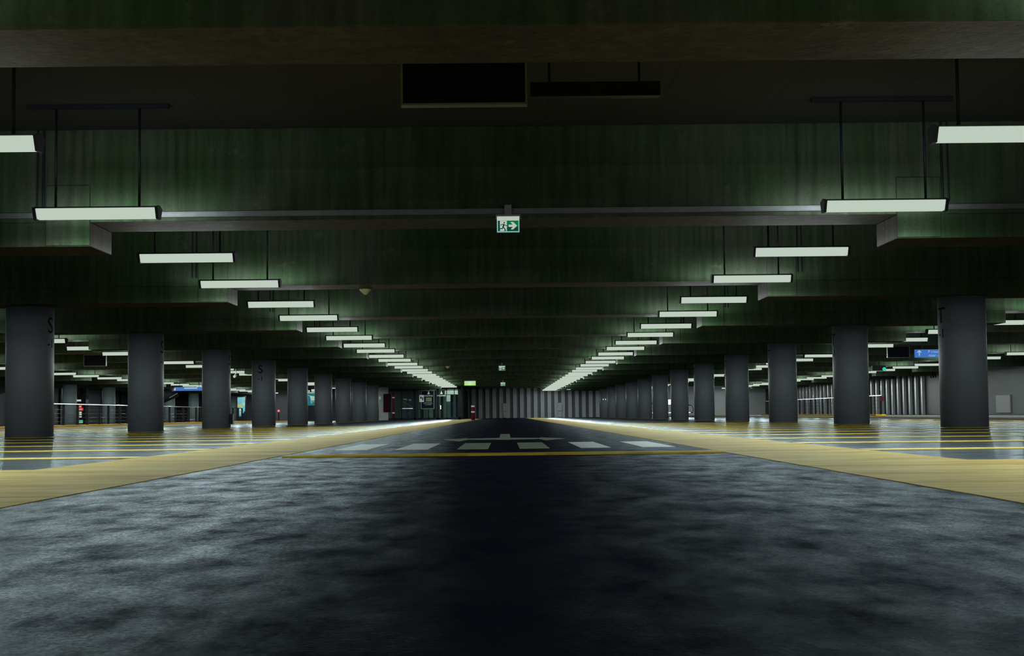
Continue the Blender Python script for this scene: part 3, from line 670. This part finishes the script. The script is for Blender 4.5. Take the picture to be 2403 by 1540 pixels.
MB().box(-0.36, 0.10, -0.02, 0, 1.02, 1.24).box(-0.30, 0.20, -0.02, 0, 0.88, 1.06).build('red_shape', M['red_glow'], t)
MB().box(-0.34, 0.06, -0.03, -0.02, 1.12, 1.20).box(-0.24, 0.14, -0.03, -0.02, 0.92, 1.0).build('yellow_shape', M['yel_glow'], t)
MB().box(-0.34, -0.20, -0.02, 0, 0.58, 0.82).box(-0.06, 0.10, -0.02, 0, 0.58, 0.82).box(-0.34, -0.20, -0.02, 0, 0.32, 0.52).box(-0.06, 0.10, -0.02, 0, 0.42, 0.52).build('white_tile', M['sign_white'], t)
MB().box(-0.06, 0.18, -0.02, 0, 0.06, 0.26).box(-0.34, -0.22, -0.02, 0, 0.06, 0.26).build('mint_tile', M['mint'], t)

# ------------------------------------------------------------------ ramp railings and kerbs
def railing(x, y0, y1, step, label, nm_post_red=False, z0=0.058):
    t = empty('ramp_railing', (x, y0, z0)); tag(t, label, 'railing', 'ramp railings')
    n = int((y1 - y0) / step); D = n * step
    MB().box(-0.035, 0.035, -0.05, D + 0.05, 0.94, 0.985).build('top_rail', M['steel'], t, bevel=0.005)
    for z in (0.16, 0.34, 0.52, 0.70):
        MB().tube((0, 0, z), (0, D, z), 0.008, 6).build('wire', M['dark_metal'], t)
    me = None
    for i in range(n + 1):
        if me is None:
            o = MB().box(-0.05, 0.05, -0.06, 0.06, 0, 0.94).build('post', M['frame'], t); me = o.data
        else:
            o = bpy.data.objects.new('post', me); COL.objects.link(o); o.parent = t
        o.location = (0, i * step + (0.28 if i % 2 else 0), 0)
    if nm_post_red: MB().box(-0.05, 0.14, -0.10, -0.061, 0.68, 0.90).build('red_reflector', M['red'], t)
    return t
railing(-20.0, 55.0, 104.0, 1.75, 'long black post railing with steel top rail along the left ramp')
railing(19.25, 69.8, 101.0, 1.6, 'long black post railing with steel top rail along the right ramp', True, 0.133)
o = MB().box(-20.4, -14.3, 36.0, 105.0, 0.0, 0.055).build('ramp_island', M['yellow_kerb'], bevel=0.01); tag(o, 'low yellow painted island under the left ramp railing', 'kerb', 'low ramp islands')
MB().box(-14.3, -14.2, 36.0, 105.0, 0.0, 0.057).build('kerb_edge', M['rim'], o)
o = MB().box(15.2, 24.4, 36.0, 127.0, 0.0, 0.055).build('ramp_island', M['slab'], bevel=0.01); tag(o, 'low dark island with a yellow edge under the right ramp railing', 'kerb', 'low ramp islands')
MB().box(15.1, 15.2, 36.0, 127.0, 0.0, 0.057).build('kerb_edge', M['frame'], o)
MB().box(15.25, 15.9, 36.0, 127.0, 0.0555, 0.060).build('yellow_edge', M['yellow_kerb'], o)
MB().box(19.0, 19.5, 69.8, 101.0, 0.0, 0.13).build('rail_kerb', M['yellow_kerb'], o)
for x, sd in ((-13.75, 'left'), (14.35, 'right')):
    o = flat('edge_line', x - 0.2, x + 0.2, 30, 96, 0.005, M['bay_line']); tag(o, 'long yellow edge line along the %s ramp island' % sd, 'line', 'long edge lines')
# ------------------------------------------------------------------ bollards, posts, car
def bollard(x, y, h, r, label, bands):
    t = empty('bollard', (x, y, 0)); tag(t, label, 'bollard', 'red and white bollards')
    MB().lathe([(r, 0.003), (r, h - 0.02), (r * 0.8, h)], 24).build('post', M['red'], t, smooth=True)
    for z in bands: MB().lathe([(r + 0.003, z), (r + 0.003, z + 0.09)], 24).build('white_band', M['white'], t, smooth=True)
bollard(-1.93, 83.0, 0.92, 0.11, 'red bollard with two white bands standing at the left edge of the lane', (0.46, 0.80))
bollard(-8.12, 99.6, 2.0, 0.09, 'tall dark red post with a white band left of the glass lobby', (0.48, 1.6))
car = empty('car', (12.2, 104.5, 0)); tag(car, 'dark car parked sideways behind the right pillars', 'car')
prof = [(-2.1, 0.28), (-2.12, 0.62), (-1.95, 0.82), (-1.15, 0.92), (-0.55, 1.36), (0.75, 1.40), (1.45, 0.98), (2.0, 0.90), (2.15, 0.65), (2.12, 0.30)]
MB().prism(prof, 'y', -0.85, 0.85).build('body', M['car'], car, bevel=0.06)
MB().prism([(-1.0, 0.94), (-0.5, 1.30), (0.08, 1.33), (0.08, 0.95)], 'y', -0.875, -0.855).prism([(0.16, 0.95), (0.16, 1.33), (0.72, 1.34), (1.2, 0.98)], 'y', -0.875, -0.855).build('side_window', M['steel'], car)
MB().box(-1.9, 1.9, -0.87, -0.855, 0.30, 0.36).build('sill_trim', M['steel'], car)
for x in (-1.3, 1.35):
    for y in (-0.86, 0.66):
        wh = MB().tube((x, y, 0.31), (x, y + 0.2, 0.31), 0.31, 28).build('wheel', M['rubber'], car, smooth=True)
        MB().tube((x, y - 0.01, 0.31), (x, y + 0.0, 0.31), 0.18, 20).build('hubcap', M['steel'], wh)
